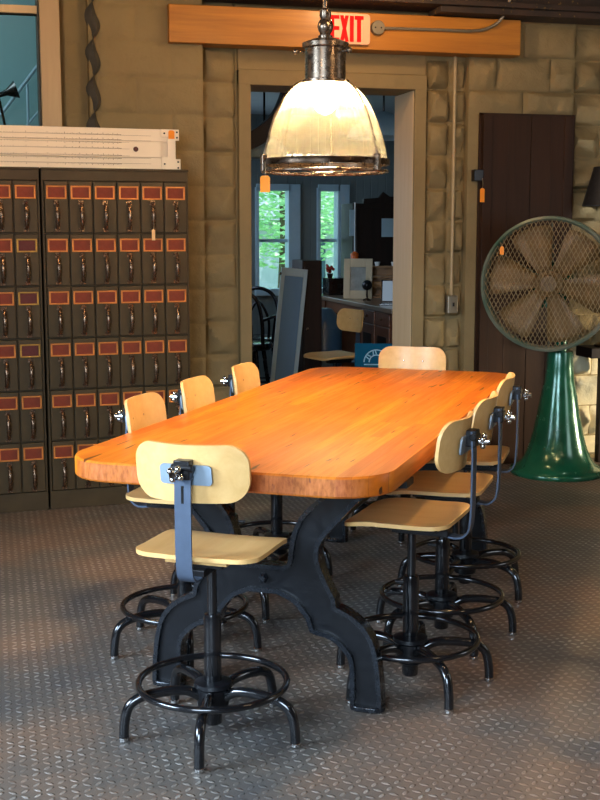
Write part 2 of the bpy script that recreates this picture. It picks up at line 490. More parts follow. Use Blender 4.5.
# scalloped rough edge of the forward panel
sc = MB()
z = .155
while z < CZ:
    z1 = min(z + .2, CZ); n = 10; vs = []; fs = []
    for i in range(n + 1):
        t = i / n; zz = z + (z1 - z) * t
        bul = sin(pi * t) ** .8 * .034 * (1 + .3 * noise.noise(Vector((z * 9, t * 3, 0))))
        sk = .012 * sin(2 * pi * t)
        xm = .613 + sk
        for q in ((-bul, .0), (-bul * .5, -.035), (bul * .25, -.06), (bul * .9 + .004, -.025), (.006 + bul, .02)):
            vs.append((xm + q[0], WY - .085 + q[1], zz))
    for i in range(n):
        for k in range(4):
            a = i * 5 + k; fs.append((a, a + 1, a + 6, a + 5))
    sc.add(vs, fs); z += .2
struct('trim_1', sc, M['stone_dark'], smooth=60)

# smooth door casing and head
dc = MB()
dc.box(1.46, 1.533, WY - .02, WY + .34, 0, 2.43)
dc.box(2.555, 2.63, WY - .02, WY + .06, 0, 2.43)
dc.box(1.46, 2.63, WY - .021, WY + .34, 2.344, 2.43)
dc.box(1.46, 2.63, WY + .0, WY + .06, 2.432, 2.56)
struct('trim_2', dc, M['wall_smooth'], bevel=.004)
struct('trim_3', MB().box(2.553, 2.60, WY + .005, WY + .36, 0, 2.343), M['jamb'], bevel=.003)     # right reveal of the doorway

# window at the upper left
wf = MB()
wf.box(.317, .326, WY - .04, WY + .2, 1.72, CZ); wf.box(-1.6, .32, WY + .02, WY + .08, 2.695, 2.735)
wf.box(-1.6, .32, WY, WY + .12, 1.72, 1.80)
w1 = struct('window_1', wf, M['stone_dark'], bevel=.003)
obj('pane', MB().box(-1.6, .318, WY + .045, WY + .051, 1.8, CZ), M['glass'], w1, 0)
obj('transom_bar', MB().box(-1.6, .318, WY - .01, WY + .06, 2.697, 2.738), M['jamb'], w1, 0)
struct('trim_4', MB().box(.327, .437, WY - .06, WY + .1, 1.7, CZ), M['post'], bevel=.004)
# timber over the doorway and dark steel above it
bm_ = MB().box(1.035, 3.178, WY - .155, WY - .005, 2.548, 2.757)
tag(obj('timber_beam', bm_, M['beam'], bevel=.004), 'orange sawn timber beam set over the doorway, behind the red sign', 'beam')
stl = MB()
stl.box(.46, 5.0, WY - .3, WY - .02, 2.80, 2.83); stl.box(.46, 5.0, WY - .19, WY - .16, 2.83, 2.96)
stl.box(2.62, 5.0, WY - .26, WY - .05, 2.765, 2.80)
struct('trim_5', stl, M['rust'], bevel=.003)
struct('ceiling', MB().box(-3.4, 5.6, -1.5, WY + .33, CZ, CZ + .08).box(1.25, 5.6, WY + .33, 11.2, CZ, CZ + .08).box(-3.4, 1.33, WY + .25, 11.2, 4, 4.08), M['ceil'])
struct('wall_left', MB().box(-3.4, -3.3, -1.5, 11.2, 0, 4), M['wall'])
struct('wall_right', MB().box(5.5, 5.6, -1.5, 11.2, 0, CZ), M['wall'])
struct('wall_rear', MB().box(-3.4, 5.6, -1.5, -1.4, 0, CZ), M['wall'])

# dark double door on the right
dr = MB()
dr.box(2.985, 3.305, WY - .065, WY - .02, .01, 2.2); dr.box(3.309, 3.59, WY - .065, WY - .02, .01, 2.2)
for xa, xb in ((2.985, 3.045), (3.532, 3.59)):
    dr.box(xa, xb, WY - .073, WY - .06, .01, 2.2)
for xx in (3.15, 3.44): dr.box(xx, xx + .004, WY - .067, WY - .06, .01, 2.2)
d1 = struct('door_1', dr, M['door'], bevel=.004)
obj('latch', MB().box(2.925, 2.985, WY - .085, WY - .03, 1.80, 1.87), M['dark'], d1, 0, bevel=.004)
obj('door_frame', MB().box(2.968, 2.985, WY - .05, WY - .0, 0, 2.215).box(2.968, 3.605, WY - .05, WY, 2.2, 2.215).box(3.59, 3.605, WY - .06, WY + .03, 0, 2.215), M['door'], d1, 0)

# back room shell
FY = 10.7
fw = MB()
def hole_wall(mb, x0, x1, z0, z1, y0, y1, holes):
    """wall with rectangular openings, sorted by x"""
    x = x0
    for (a, b, c, d) in holes:
        mb.box(x, a, y0, y1, z0, z1); mb.box(a, b, y0, y1, z0, c); mb.box(a, b, y0, y1, d, z1); x = b
    mb.box(x, x1, y0, y1, z0, z1)
H1 = (2.36, 2.675, .95, 1.88); H2 = (2.935, 3.14, .95, 1.88)
hole_wall(fw, 1.3, 5.6, 0, CZ, FY, FY + .18, [H1, H2])
struct('wall_far', fw, M['board'], smooth=0)
struct('wall_partition', MB().box(1.25, 1.33, WY + .34, 11.2, 0, 4), M['board'], smooth=0)
struct('wall_far_right', MB().box(4.1, 4.2, WY + .34, FY, 0, CZ), M['board'], smooth=0)
struct('ceiling.001', MB().box(1.33, 4.1, WY + .36, FY, 2.52, 2.58), M['ceil2'], smooth=0)
for i, (a, b, c, d) in enumerate((H1, H2)):
    f = MB()
    f.box(a - .012, a + .02, FY - .03, FY + .12, c, d); f.box(b - .02, b + .09, FY - .03, FY + .12, c - .05, d + .03)
    f.box(a, b, FY - .03, FY + .12, d - .03, d + .03); f.box(a - .02, b + .06, FY - .05, FY + .12, c - .04, c + .02)
    f.box(a, b, FY + .03, FY + .07, 1.39, 1.42)
    wn = struct('window_%d' % (i + 2), f, M['bluewhite'], bevel=.003)
    obj('pane', MB().box(a + .01, b - .01, FY + .045, FY + .05, c, d), M['glass'], wn, 0)
# left room seen through the upper window
struct('wall_left_room', MB().box(-3.3, 1.25, 9.6, 9.7, 0, 4).box(-3.4, 1.33, WY + .25, WY + .33, CZ, 4), M['teal'], smooth=0)
struct('wall_left_room.001', MB().box(-3.3, 1.25, 9.54, 9.6, 0, 2.03), M['teal_dark'], smooth=0)

# outdoors
struct('ground', MB().box(-6, 16, 11.2, 40, -.3, -.05), M['grass'], smooth=0)
def tree(x, y, h, r, label, seed):
    rr = random.Random(seed)
    t = thing('leafy_tree', label, 'tree', (x, y, -.05), 0, 'trees outside the back windows')
    obj('trunk', MB().tube([(0,0,0), (.05,0,h*.3), (0,.05,h*.6), (.08,0,h*.85)], [.16,.13,.09,.03], 10), M['bark'], t)
    lf = MB()
    for _ in range(9000):
        while True:
            p = Vector((rr.uniform(-1,1), rr.uniform(-1,1), rr.uniform(-1,1)))
            if .35 < p.length < 1: break
        p = Vector((p.x * r, p.y * r, h * .62 + p.z * h * .42)) * 1
        R = Matrix.Translation(p) @ Matrix.Rotation(rr.uniform(0, 6.3), 4, 'Z') @ Matrix.Rotation(rr.uniform(-1.2, 1.2), 4, 'X')
        s = rr.uniform(.04, .085)
        lf.add([(-s, 0, 0), (0, -s*.45, .01), (s, 0, 0), (0, s*.45, .01)], [(0,1,2,3)], R)
    obj('crown', lf, M['leaf'], t, 0, recalc=False)
tree(4.3, 17.5, 4.6, 1.5, 'broad leafy green tree outside, filling the left back window', 1)
tree(7.1, 21.0, 4.8, 1.5, 'leafy green tree outside, seen through the narrow right back window', 2)
hs = thing('house', 'pale lilac-grey house beyond the trees, low in the left back window', 'house', (5.6, 25, -.05))
obj('wall', MB().box(-2.2, 2.2, -1.5, 1.5, 0, 1.75), M['siding'], hs, 0)
obj('roof', MB().prism([(-1.8, 1.75), (1.8, 1.75), (0, 2.5)], -2.4, 2.4, Matrix.Rotation(pi/2, 4, 'Z') @ Matrix.Rotation(pi/2, 4, 'X')), M['roof'], hs, 0)
obj('window', MB().box(-1.3, -.6, -1.52, -1.49, .6, 1.4), M['slate'], hs, 0)
obj('door', MB().box(.3, 1.0, -1.52, -1.49, 0, 1.5), M['slate'], hs, 0)

# ------------------------------------------------------------------ table
A = radians(57.3); U = Vector((cos(A), sin(A), 0)); V = Vector((sin(A), -cos(A), 0))
def uv(u, v, z=0): return U * u + V * v + Vector((0, 0, z))
TH = .81; U0, U1 = 3.18, 5.865; VL, VR = -1.832, -.807
uc, vc = (U0 + U1) / 2, (VL + VR) / 2
tb = thing('work_table', 'long orange butcher-block table with rounded corners on black cast-iron legs', 'table', uv(uc, vc), A)
L, W = U1 - U0, VR - VL
ol = rrect(L, W, .17, 10)
top = MB(); vs = []; n = len(ol)
for z, k in ((TH - .062, .006), (TH - .056, 0), (TH - .006, 0), (TH, .006)):
    for (x, y) in ol:
        q = hypot(x, y); vs.append((x - x / q * k, y - y / q * k, z))
fs = [tuple(range(n))[::-1], tuple(range(3*n, 4*n))]
for j in range(3):
    for i in range(n):
        fs.append((j*n+i, j*n+(i+1)%n, (j+1)*n+(i+1)%n, (j+1)*n+i))
top.add(vs, fs)
obj('tabletop', top, M['butcher'], tb, 40)
vf = -1.272                                   # centre line of the castings
def half_outline():
    out_ = smooth_path([(.43,.745,0),(.372,.71,0),(.318,.673,0),(.25,.601,0),(.196,.539,0),(.186,.479,0),(.211,.413,0),(.243,.355,0)], 4) + \
           smooth_path([(.248,.325,0),(.306,.299,0),(.352,.26,0),(.38,.208,0),(.397,.116,0),(.404,.0,0)], 4)
    low_ = smooth_path([(.312,.0,0),(.309,.146,0),(.284,.195,0),(.236,.23,0),(.172,.243,0)], 4) + \
           smooth_path([(.157,.286,0),(.111,.336,0),(.05,.362,0)], 4)
    up_ = smooth_path([(.05,.44,0),(.092,.452,0),(.103,.52,0),(.126,.591,0),(.176,.649,0),(.245,.70,0),(.30,.745,0)], 4)
    return [(p[0] * .955, p[1]) for p in out_], [(p[0] * .955, p[1]) for p in low_], [(p[0] * .955, p[1]) for p in up_]
o_, l_, u_ = half_outline()
right = o_ + l_                                # down the outside, along the foot, up the arch
left = [(-x, z) for x, z in reversed(right)]
outline = right + left + [(-x, z) for x, z in reversed(u_)] + u_
def casting(du):
    Mx = Matrix.Translation((du, -(vf - vc), 0)) @ Matrix(((0,0,1,0),(-1,0,0,0),(0,1,0,0),(0,0,0,1)))
    fr = obj('leg_frame', MB().prism(outline, -.014, .014, Mx), M['black_iron'], tb, 40)
    obj('rim', MB().tube([(x, z, 0) for x, z in outline], .01, 4, True, Mx, flat=(.028, .0075), ref=(1, 0, 0)), M['iron_edge'], fr, 40)
    obj('bolt', MB().lathe([(.016, 0), (.016, .012), (.01, .018)], 6, Mx @ Matrix.Translation((0, .402, -.014)) @ Matrix.Rotation(pi, 4, 'X')), M['iron_edge'], fr, 30)
    for s in (-1, 1):
        pad = [(s * .342 + x, y) for x, y in rrect(.115, .075, .035, 5)]
        obj('foot_pad', MB().prism(pad, 0, .018, Matrix.Translation((du, -(vf - vc), 0)) @ Matrix(((0,1,0,0),(-1,0,0,0),(0,0,1,0),(0,0,0,1)))), M['iron_edge'], fr, 40, bevel=.004)
        obj('top_flange', MB().box(du - .045, du + .045, -(vf - vc) - s * .37 - .10, -(vf - vc) - s * .37 + .10, .728, .748), M['black_iron'], fr, 0)
casting(3.515 - uc); casting(5.48 - uc)
obj('stretcher_rod', MB().tube([(3.515 - uc, -(vf - vc), .402), (5.48 - uc, -(vf - vc), .402)], .018, 12), M['black_iron'], tb)
for s in (-1, 1):
    obj('top_rail', MB().box(3.5 - uc, 5.52 - uc, -(vf - vc) - s * .33 - .02, -(vf - vc) - s * .33 + .02, .70, .745), M['black_iron'], tb, 0)

# ------------------------------------------------------------------ stools
def dense(pts, step=.016):
    out = []
    for i, a in enumerate(pts):
        b = pts[(i + 1) % len(pts)]; k = max(1, int(hypot(b[0] - a[0], b[1] - a[1]) / step))
        out += [(a[0] + (b[0] - a[0]) * q / k, a[1] + (b[1] - a[1]) * q / k) for q in range(k)]
    return out

def curved_panel(w, d, r, fn, th, n=7):
    """rounded rectangle w (x) by d (y) bent by fn(x,y)->z, thickness th"""
    mb = MB(); vs = []; fs = []
    rings = 9
    ol = dense(rrect(w, d, r, n)); m = len(ol)
    for side in (0, 1):
        base = len(vs)
        for k in range(rings):
            q = 1 - k / rings
            for x, y in ol: vs.append((x * q, y * q, fn(x * q, y * q) + (th / 2 if side else -th / 2)))
        vs.append((0, 0, fn(0, 0) + (th / 2 if side else -th / 2))); c = len(vs) - 1
        for k in range(rings - 1):
            for i in range(m):
                j = (i + 1) % m
                fs.append((base + k*m + i, base + k*m + j, base + (k+1)*m + j, base + (k+1)*m + i))
        for i in range(m):
            fs.append((base + (rings-1)*m + i, base + (rings-1)*m + (i+1) % m, c))
    top0 = rings * m + 1
    for i in range(m):
        j = (i + 1) % m
        fs.append((i, j, top0 + j, top0 + i))
    mb.add(vs, fs); return mb

STOOL_GROUP = 'stools around the work table'
def make_stool(label):
    t = thing('swivel_stool', label, 'stool', (0,0,0), 0, STOOL_GROUP)
    def seat_z(x, y):
        xx = x / .165
        return .580 - .010 * (1 - min(1, (y / .17) ** 2)) * (1 - xx * xx * .6) - (.014 * max(0, (xx - .35) / .65) ** 2) + .006 * max(0, -xx - .4)
    s = obj('seat', curved_panel(.345, .38, .06, seat_z, .013), M['ply'], t, 40, loc=(.012, 0, 0))
    obj('seat_batten', MB().box(-.12, .10, -.095, .095, .554, .5645), M['ply'], t, 0)
    obj('seat_bracket', MB().box(-.10, .10, -.075, .075, .538, .554).box(-.13, .06, -.03, .03, .518, .54), M['dark'], t, 0, bevel=.003)
    obj('inner_post', MB().lathe([(.0145, .34), (.0145, .54)], 16), M['black_steel'], t)
    obj('outer_post', MB().lathe([(.022, .03), (.0265, .034), (.0265, .362), (.024, .372), (.0145, .374)], 20), M['black_steel'], t, 50)
    obj('hub', MB().lathe([(.03, .07), (.045, .078), (.048, .10), (.048, .142), (.058, .15), (.056, .162), (.03, .168)], 24), M['black_iron'], t, 50)
    obj('height_pin', MB().tube([(.02, .0, .345), (.055, 0, .345)], .006, 8), M['dark'], t)
    obj('foot_ring', MB().tube([(.222 * cos(a * pi / 28), .222 * sin(a * pi / 28), .161) for a in range(56)], .0102, 10, True), M['black_steel'], t, 60)
    path = smooth_path([(.04, 0, .118), (.075, 0, .138), (.12, 0, .143), (.175, 0, .139), (.222, 0, .129), (.252, 0, .105), (.265, 0, .06), (.268, 0, .012)], 5)
    leg0 = None
    for k in range(5):
        if leg0 is None:
            lg = obj('leg', MB().tube(path, .0152, 12), M['black_steel'], t, 60); leg0 = lg
            gl = obj('foot_glide', MB().lathe([(.012, 0), (.0165, .003), (.0165, .013), (.012, .016)], 14, Matrix.Translation((.268, 0, 0))), M['chrome'], lg, 50, label='bright metal glide'); g0 = gl
        else:
            lg = leg0.copy(); COL.objects.link(lg); lg.parent = t
            gl = g0.copy(); COL.objects.link(gl); gl.parent = lg
        lg.rotation_euler = (0, 0, k * 2 * pi / 5)
    # back bar: flat steel from under the seat up to the backrest
    bp = smooth_path([(-.02, 0, .526), (-.10, 0, .522), (-.155, 0, .517), (-.180, 0, .526), (-.196, 0, .55), (-.202, 0, .61), (-.203, 0, .71), (-.203, 0, .79), (-.199, 0, .868)], 5)
    bar = obj('back_bar', MB().tube(bp, 1, 4, flat=(.0245, .003), ref=(0, 0, 1)), M['bar'], t, 40)
    obj('slot', MB().box(-.2065, -.2045, -.004, .004, .75, .80), M['dark'], bar, 0)
    obj('clamp', MB().box(-.214, -.179, -.024, .024, .818, .872).tube([(-.205, .032, .85), (-.205, -.032, .85)], .012, 10), M['dark'], bar, 40, bevel=.003)
    kn = MB()
    Rk = Matrix.Translation((-.235, .008, .838)) @ Matrix.Rotation(pi/2, 4, 'Y')
    kn.lathe([(.010, -.02), (.012, .0), (.014, .012), (.006, .016)], 14, Rk)
    for q in range(4):
        a = q * pi / 2 + .5
        kn.sphere((cos(a) * .017, sin(a) * .017, 0), .0095, 10, 8, Rk)
    obj('knob', kn, M['chrome'], bar, 60, label='bright lobed clamp knob')
    # backrest: bent plywood, concave to the sitter (+x), tilted back
    Rb = Matrix.Translation((-.172, 0, .828)) @ Matrix.Rotation(radians(-7), 4, 'Y') @ Matrix(((0,0,1,0),(1,0,0,0),(0,1,0,0),(0,0,0,1)))
    pn = curved_panel(.345, .168, .062, lambda x, y: .52 * x * x * 2.7, .011)
    pn2 = MB().add(pn.v, pn.f, Rb)
    b = obj('backrest', pn2, M['ply'], t, 40)
    pl = MB().prism(rrect(.155, .058, .012, 4), -.0095, -.004, Rb)
    obj('mounting_plate', pl, M['plate'], b, 40, label='pale blue-grey plate')
    obj('rivet', MB().sphere((.05, .012, .0075), .005, 10, 6, Rb, (1,1,.5)).sphere((-.05, .012, .0075), .005, 10, 6, Rb, (1,1,.5)), M['chrome'], b, 60)
    return t

def place(st, u, v, face, legdir=None):
    """face: world angle of the sitter's view; legdir: world angle of one foot"""
    st.location = uv(u, v); st.rotation_euler = (0, 0, face)
    ph = (legdir - face) if legdir is not None else 0
    k = 0
    for c in st.children:
        if c.name.split('.')[0] == 'leg':
            c.rotation_euler = (0, 0, ph + k * 2 * pi / 5); k += 1

def wang(du, dv):
    d = U * du + V * dv; return atan2(d.y, d.x)

FR_ = atan2(V.y, V.x)                    # facing +v (right)
FL_ = atan2(-V.y, -V.x)                  # facing -v (left)
stool0 = make_stool('nearest stool, at the near end of the table, blue-grey back bar facing us')
spots = [
    (3.195, -1.325, A + radians(0), wang(-.258, .063), None),
    (3.77, -.853, FL_ - radians(4), wang(-.19, .16), 'nearest of the three stools along the right side, most of its seat in view'),
    (4.272, -.85, FL_ - radians(0), wang(.09, .26), 'middle one of the three stools along the right side, between two other stools'),
    (4.875, -.873, FL_ + radians(3), wang(.2, .19), 'farthest stool along the right side, close to the green fan'),
    (3.86, -1.708, FR_ + radians(4), wang(-.19, -.19), 'nearest of the three stools along the left side, seat end showing beside the near stool'),
    (4.385, -1.73, FR_ + radians(4), wang(-.15, .18), 'middle stool along the left side, only its back showing above the table edge'),
    (4.915, -1.725, FR_ + radians(4), wang(-.05, .23), 'farthest stool along the left side, its back near the leaning blue panel'),
    (5.79, -1.345, A + pi + radians(2), wang(.2, .1), 'stool at the far end of the table facing us, in front of the doorway'),
]
for i, (u, v, fa, lg, lab) in enumerate(spots):
    s = stool0 if i == 0 else copy_tree(stool0)
    if lab: s['label'] = lab
    place(s, u, v, fa, lg)
# the ninth stool in the back room
s9 = copy_tree(stool0); s9['label'] = 'stool in the back room beyond the doorway, standing by the brown desk'
if 'group' in s9: del s9['group']
s9.location = (2.485, 8.57, 0); s9.rotation_euler = (0, 0, radians(196))

# ------------------------------------------------------------------ pendant lamp
LX, LY = 1.271, 4.53
lp = thing('pendant_lamp', 'lit industrial pendant lamp with ribbed glass dome hanging over the table', 'lamp', (LX, LY, 0))
dz = 1.748
prof = [(p[0], p[1]) for p in smooth_path([(.239, dz + .018, 0), (.236, dz + .045, 0), (.217, dz + .115, 0), (.191, dz + .185, 0), (.153, dz + .252, 0), (.118, dz + .288, 0), (.088, dz + .307, 0)], 4)]
obj('glass_dome', MB().lathe([(.240, dz + .012)] + [(a - .005, b) for a, b in prof], 132, ripple=.0028, cap=False), M['dome'], lp, 60)
obj('rim_band', MB().lathe([(.238, dz - .003), (.247, dz - .003), (.249, dz + .014), (.246, dz + .02), (.238, dz + .02), (.238, dz - .003)], 64, cap=False), M['lamp_dark'], lp, 40)
obj('lower_ring', MB().tube([(.24 * cos(a * pi / 32), .24 * sin(a * pi / 32), dz - .026) for a in range(64)], .006, 8, True), M['lamp_metal'], lp, 60)
gd = MB()
for k in range(4):
    a = k * pi / 4 + .2
    gd.tube([(.24 * cos(a), .24 * sin(a), dz - .026), (.12 * cos(a), .12 * sin(a), dz - .034), (0, 0, dz - .036), (-.12 * cos(a), -.12 * sin(a), dz - .034), (-.24 * cos(a), -.24 * sin(a), dz - .026)], .0022, 6)
gd.tube([(.12 * cos(a * pi / 20), .12 * sin(a * pi / 20), dz - .034) for a in range(40)], .0022, 6, True)
obj('wire_guard', gd, M['lamp_metal'], lp, 60)
for k, a in enumerate((radians(188), radians(-55), radians(68))):
    pts = [(x_ + .010, z_ + .002) for x_, z_ in prof]
    st = obj('strap', MB().tube([(x_ * cos(a), x_ * sin(a), z_) for x_, z_ in pts], .0042, 8), M['lamp_metal'], lp, 60)
    obj('clip', MB().box(.240, .262, -.01, .01, dz - .03, dz + .034, Matrix.Rotation(a, 4, 'Z')), M['lamp_metal'], st, 0, bevel=.003)
obj('socket_housing', MB().lathe([(.09, dz + 0.302), (.094, dz + 0.306), (.094, dz + 0.314), (.078, dz + 0.319), (.078, dz + 0.432), (.088, dz + 0.437), (.088, dz + 0.453), (.07, dz + 0.460), (.045, dz + 0.469), (.02, dz + 0.472)], 40), M['lamp_metal'], lp, 40)
for k in range(3):
    a = k * 2.1 + 3.2
    obj('wing_screw', MB().tube([(.085 * cos(a), .085 * sin(a), dz + 0.417), (.118 * cos(a), .118 * sin(a), dz + 0.417)], .005, 8).sphere((.118 * cos(a), .118 * sin(a), dz + 0.417), .011, 10, 8), M['lamp_metal'], lp, 50)
obj('stem', MB().lathe([(.026, dz + 0.467), (.028, dz + 0.480), (.018, dz + 0.485), (.026, dz + 0.497), (.031, dz + 0.515), (.026, dz + 0.534), (.018, dz + 0.541), (.022, dz + 0.552), (.022, dz + 0.573), (.0105, dz + 0.582), (.0105, CZ - .02), (.05, CZ - .018), (.05, CZ)], 24), M['lamp_metal'], lp, 40)
obj('bulb', MB().sphere((0, 0, dz + .252), .05, 20, 12, None, (1, 1, 1.2)), M['bulb'], lp, 60, label='glowing bulb')

def price_tag(loc, label, w=.03, h=.055, mat='tag', rz=0, string=.03, tilt=0):
    t = thing('price_tag', label, 'tag', loc, rz)
    obj('card', MB().prism([(-w/2, -h), (w/2, -h), (w/2, -.008), (w/2 - .007, 0), (-w/2 + .007, 0), (-w/2, -.008)], -.0008, .0008, Matrix.Rotation(pi/2, 4, 'X')), M[mat], t, 0)
    if string: obj('string', MB().tube([(0, 0, -.006), (.002, -.002, string * .5), (0, 0, string)], .0009, 5), M['string'], t)
    return t
yawc = -YAW
price_tag((LX - .248, LY - .05, dz - .045), 'orange tag hanging from the rim of the pendant lamp', .037, .062, rz=yawc, string=.05)

# ------------------------------------------------------------------ exit sign, conduits
ey = WY - .155
ex = thing('exit_sign', 'white exit sign with red letters on the orange beam', 'sign', (2.075, ey, 2.658))
obj('panel', MB().prism(rrect(.275, .175, .022, 5), 0, .03, Matrix.Rotation(pi/2, 4, 'X')), M['exit_face'], ex, 40, bevel=.003)
def letter(ch, x, w=.052, h=.146, s=.021):
    mb = MB(); y0, y1 = -.034, -.0295; b, t_ = -h/2, h/2
    if ch == 'E':
        mb.box(x, x+s, y0, y1, b, t_)
        for zz in (b, -s*.45, t_-s*.95): mb.box(x+s, x+w, y0, y1, zz, zz+s*.95)
    if ch == 'X':
        for sgn in (0, 1):
            p = [(x, b), (x+s*.98, b), (x+w, t_), (x+w-s*.98, t_)]
            if sgn: p = [(2*x+w-a, c) for a, c in p]
            mb.prism(p, .0295 + .0003*sgn, .034 + .0003*sgn, Matrix.Rotation(pi/2, 4, 'X'))
    if ch == 'I': mb.box(x, x+s*1.1, y0, y1, b, t_)
    if ch == 'T': mb.box(x, x+w, y0, y1, t_-s, t_); mb.box(x+w/2-s*.55, x+w/2+s*.55, y0, y1, b, t_-s)
    return mb
for ch, x in (('E', -.104), ('X', -.047), ('I', .012), ('T', .042)):
    obj('letter', letter(ch, x), M['exit_red'], ex, 0, label='red letter ' + ch)
jb = thing('junction_box', 'round grey junction box just right of the exit sign', 'electrical box', (2.262, ey, 2.672))
obj('body', MB().lathe([(.0, .03), (.038, .03), (.042, .025), (.042, 0)], 24, Matrix.Rotation(pi/2, 4, 'X')), M['galv'], jb, 40)
obj('cover_screw', MB().sphere((.018, -.03, 0), .005, 8, 6).sphere((-.018, -.03, 0), .005, 8, 6), M['dark'], jb)
cp = [(2.30, ey - .014, 2.672), (2.6, ey - .014, 2.676), (2.85, ey - .014, 2.678), (2.96, ey - .016, 2.70), (3.03, ey - .04, 2.75), (3.06, ey - .08, 2.84), (3.065, ey - .12, 2.97)]
tag(obj('sign_conduit', MB().tube(smooth_path(cp, 6), .009, 10), M['galv']), 'thin grey conduit bending up from beside the exit sign to the ceiling', 'conduit')
tag(obj('wall_conduit', MB().tube([(2.805, WY - .035, 2.545), (2.805, WY - .035, 1.09)], .011, 12), M['conduit']), 'straight vertical conduit running down the wall right of the doorway', 'conduit')
ob = thing('switch_box', 'small grey switch box at the lower end of the wall conduit', 'electrical box', (2.806, WY - .02, 1.04))
obj('body', MB().box(-.034, .034, -.045, 0, -.055, .055), M['galv'], ob, 0, bevel=.005)
obj('cover', MB().box(-.028, .028, -.049, -.045, -.048, .048), M['galv'], ob, 0)
obj('toggle', MB().box(-.005, .005, -.058, -.049, -.012, .012), M['dark'], ob, 0)
price_tag((2.972, WY - .10, 1.755), 'orange tag hanging from the latch of the dark door', .03, .085, string=.06)

# ------------------------------------------------------------------ file cabinets
CA = radians(4.6)
def cab_dirs(ox, oy): return Matrix.Translation((ox, oy, 0)) @ Matrix.Rotation(CA, 4, 'Z')
CH, BASE, TOPR, DW, RH = 1.812, .10, .054, .1275, .2763
drawer0 = {}
def make_drawer(parent, frame_mat, card_mat):
    key = (frame_mat, card_mat)
    if key not in drawer0:
        d = obj('drawer', MB().box(-DW/2 + .004, DW/2 - .004, -.012, .02, .005, RH - .005), M['drawer'], parent, 0, bevel=.003)
        fr = MB(); w, h, z = .105, .07, RH - .062
        for x0, x1, z0, z1 in ((-w/2, w/2, z - h/2, z - h/2 + .008), (-w/2, w/2, z + h/2 - .008, z + h/2), (-w/2, -w/2 + .009, z - h/2, z + h/2), (w/2 - .009, w/2, z - h/2, z + h/2)):
            fr.box(x0, x1, -.019, -.012, z0, z1)
        obj('label_frame', fr, M[frame_mat], d, 0, bevel=.0015, label='copper-coloured label frame' if frame_mat == 'copper' else 'brassy label frame')
        obj('label_card', MB().box(-w/2 + .008, w/2 - .008, -.0145, -.012, z - h/2 + .007, z + h/2 - .007), M[card_mat], d, 0, label='dark red card')
        zt, zb = RH - .118, .022
        hp = smooth_path([(0, -.014, zt), (0, -.03, zt - .012), (0, -.044, (zt + zb) / 2 + .02), (0, -.044, (zt + zb) / 2 - .02), (0, -.03, zb + .012), (0, -.014, zb)], 5)
        hm = MB().tube(hp, [.006 + .005 * sin(pi * i / (len(hp) - 1)) for i in range(len(hp))], 10)
        hm.box(-.014, .014, -.016, -.012, zt - .008, zt + .016); hm.box(-.014, .014, -.016, -.012, zb - .014, zb + .008)
        obj('handle', hm, M['bronze'], d, 50, label='bronze pull handle')
        drawer0[key] = d
        return d
    return copy_tree(drawer0[key], parent)

def cabinet(name, label, ox, oy, ncol, brassy):
    c = thing(name, label, 'cabinet', (ox, oy, 0), CA, 'drawer cabinets along the back wall')
    w = ncol * DW + .02
    b = MB()
    b.box(0, w, .022, .37, 0, CH)                            # carcass
    b.box(0, w, 0, .022, CH - TOPR, CH); b.box(0, w, -.004, .022, 0, BASE)
    b.box(0, .011, 0, .022, BASE, CH - TOPR); b.box(w - .011, w, 0, .022, BASE, CH - TOPR)
    obj('body', b, M['cab'], c, 0, bevel=.002)
    tr = MB()
    for k in range(1, ncol): tr.box(.01 + k * DW - .003, .01 + k * DW + .003, .002, .022, BASE, CH - TOPR)
    for r in range(1, 6): tr.box(.01, w - .01, .002, .022, BASE + r * RH - .003, BASE + r * RH + .003)
    obj('divider', tr, M['cab'], c, 0)
    obj('top_panel', MB().box(-.003, w + .003, -.008, .375, CH, CH + .012), M['cab'], c, 0, bevel=.002)
    for r in range(6):
        for k in range(ncol):
            br = brassy(k, r)
            d = make_drawer(c, 'brass' if br else 'copper', 'card_dark' if br else 'card')
            d.location = (.01 + (k + .5) * DW, 0, BASE + r * RH)
    return c
cx_, cy_ = .288, 6.51
cabinet('drawer_cabinet', 'dark olive cabinet of six by six small drawers, right-hand one by the doorway wall', cx_, cy_, 6, lambda k, r: False)
wl = 3 * DW + .02 + .012
cabinet('drawer_cabinet', 'dark olive drawer cabinet cut off by the left edge of the photo', cx_ - wl * cos(CA), cy_ - wl * sin(CA), 3, lambda k, r: k == 2 and 1 < r < 5)

def cabpt(x, y, z):                          # point in the cabinet's own directions
    p = cab_dirs(cx_, cy_) @ Vector((x, y, z)); return p
p = cabpt(.01 + 4.5 * DW - .005, -.055, BASE + 4 * RH + .30)
price_tag(tuple(p), 'small cream paper tag hanging from a top-row drawer handle', .018, .06, 'tagw', CA, .055)

# large demonstration slide rule on top of the cabinets
sr0 = cabpt(0, .14, CH + .012)
sr = thing('slide_rule', 'huge cream demonstration slide rule lying along the top of the drawer cabinets', 'slide rule', tuple(sr0), CA)
x0, x1 = -.75, .715
bd = MB(); bd.box(x0, x1, 0, .028, 0, .068); bd.box(x0, x1, 0, .028, .155, .222); bd.box(x0, x1, .018, .034, .004, .218)
obj('stock', bd, M['cream'], sr, 0, bevel=.003)
obj('slide', MB().box(x0, x1 - .045, -.004, .018, .0685, .1545), M['cream'], sr, 0, bevel=.002)
en = MB()
en.prism([(x1 - .045, 0), (x1 + .062, 0), (x1 + .062, .062), (x1 + .035, .062), (x1 + .035, .162), (x1 + .055, .162), (x1 + .055, .222), (x1 - .045, .222), (x1 - .045, .18), (x1 - .01, .18), (x1 - .01, .075), (x1 - .045, .075)], .0, .012, Matrix.Rotation(pi/2, 4, 'X'))
obj('end_bracket', en, M['cream'], sr, 0, bevel=.002)
sw = MB()
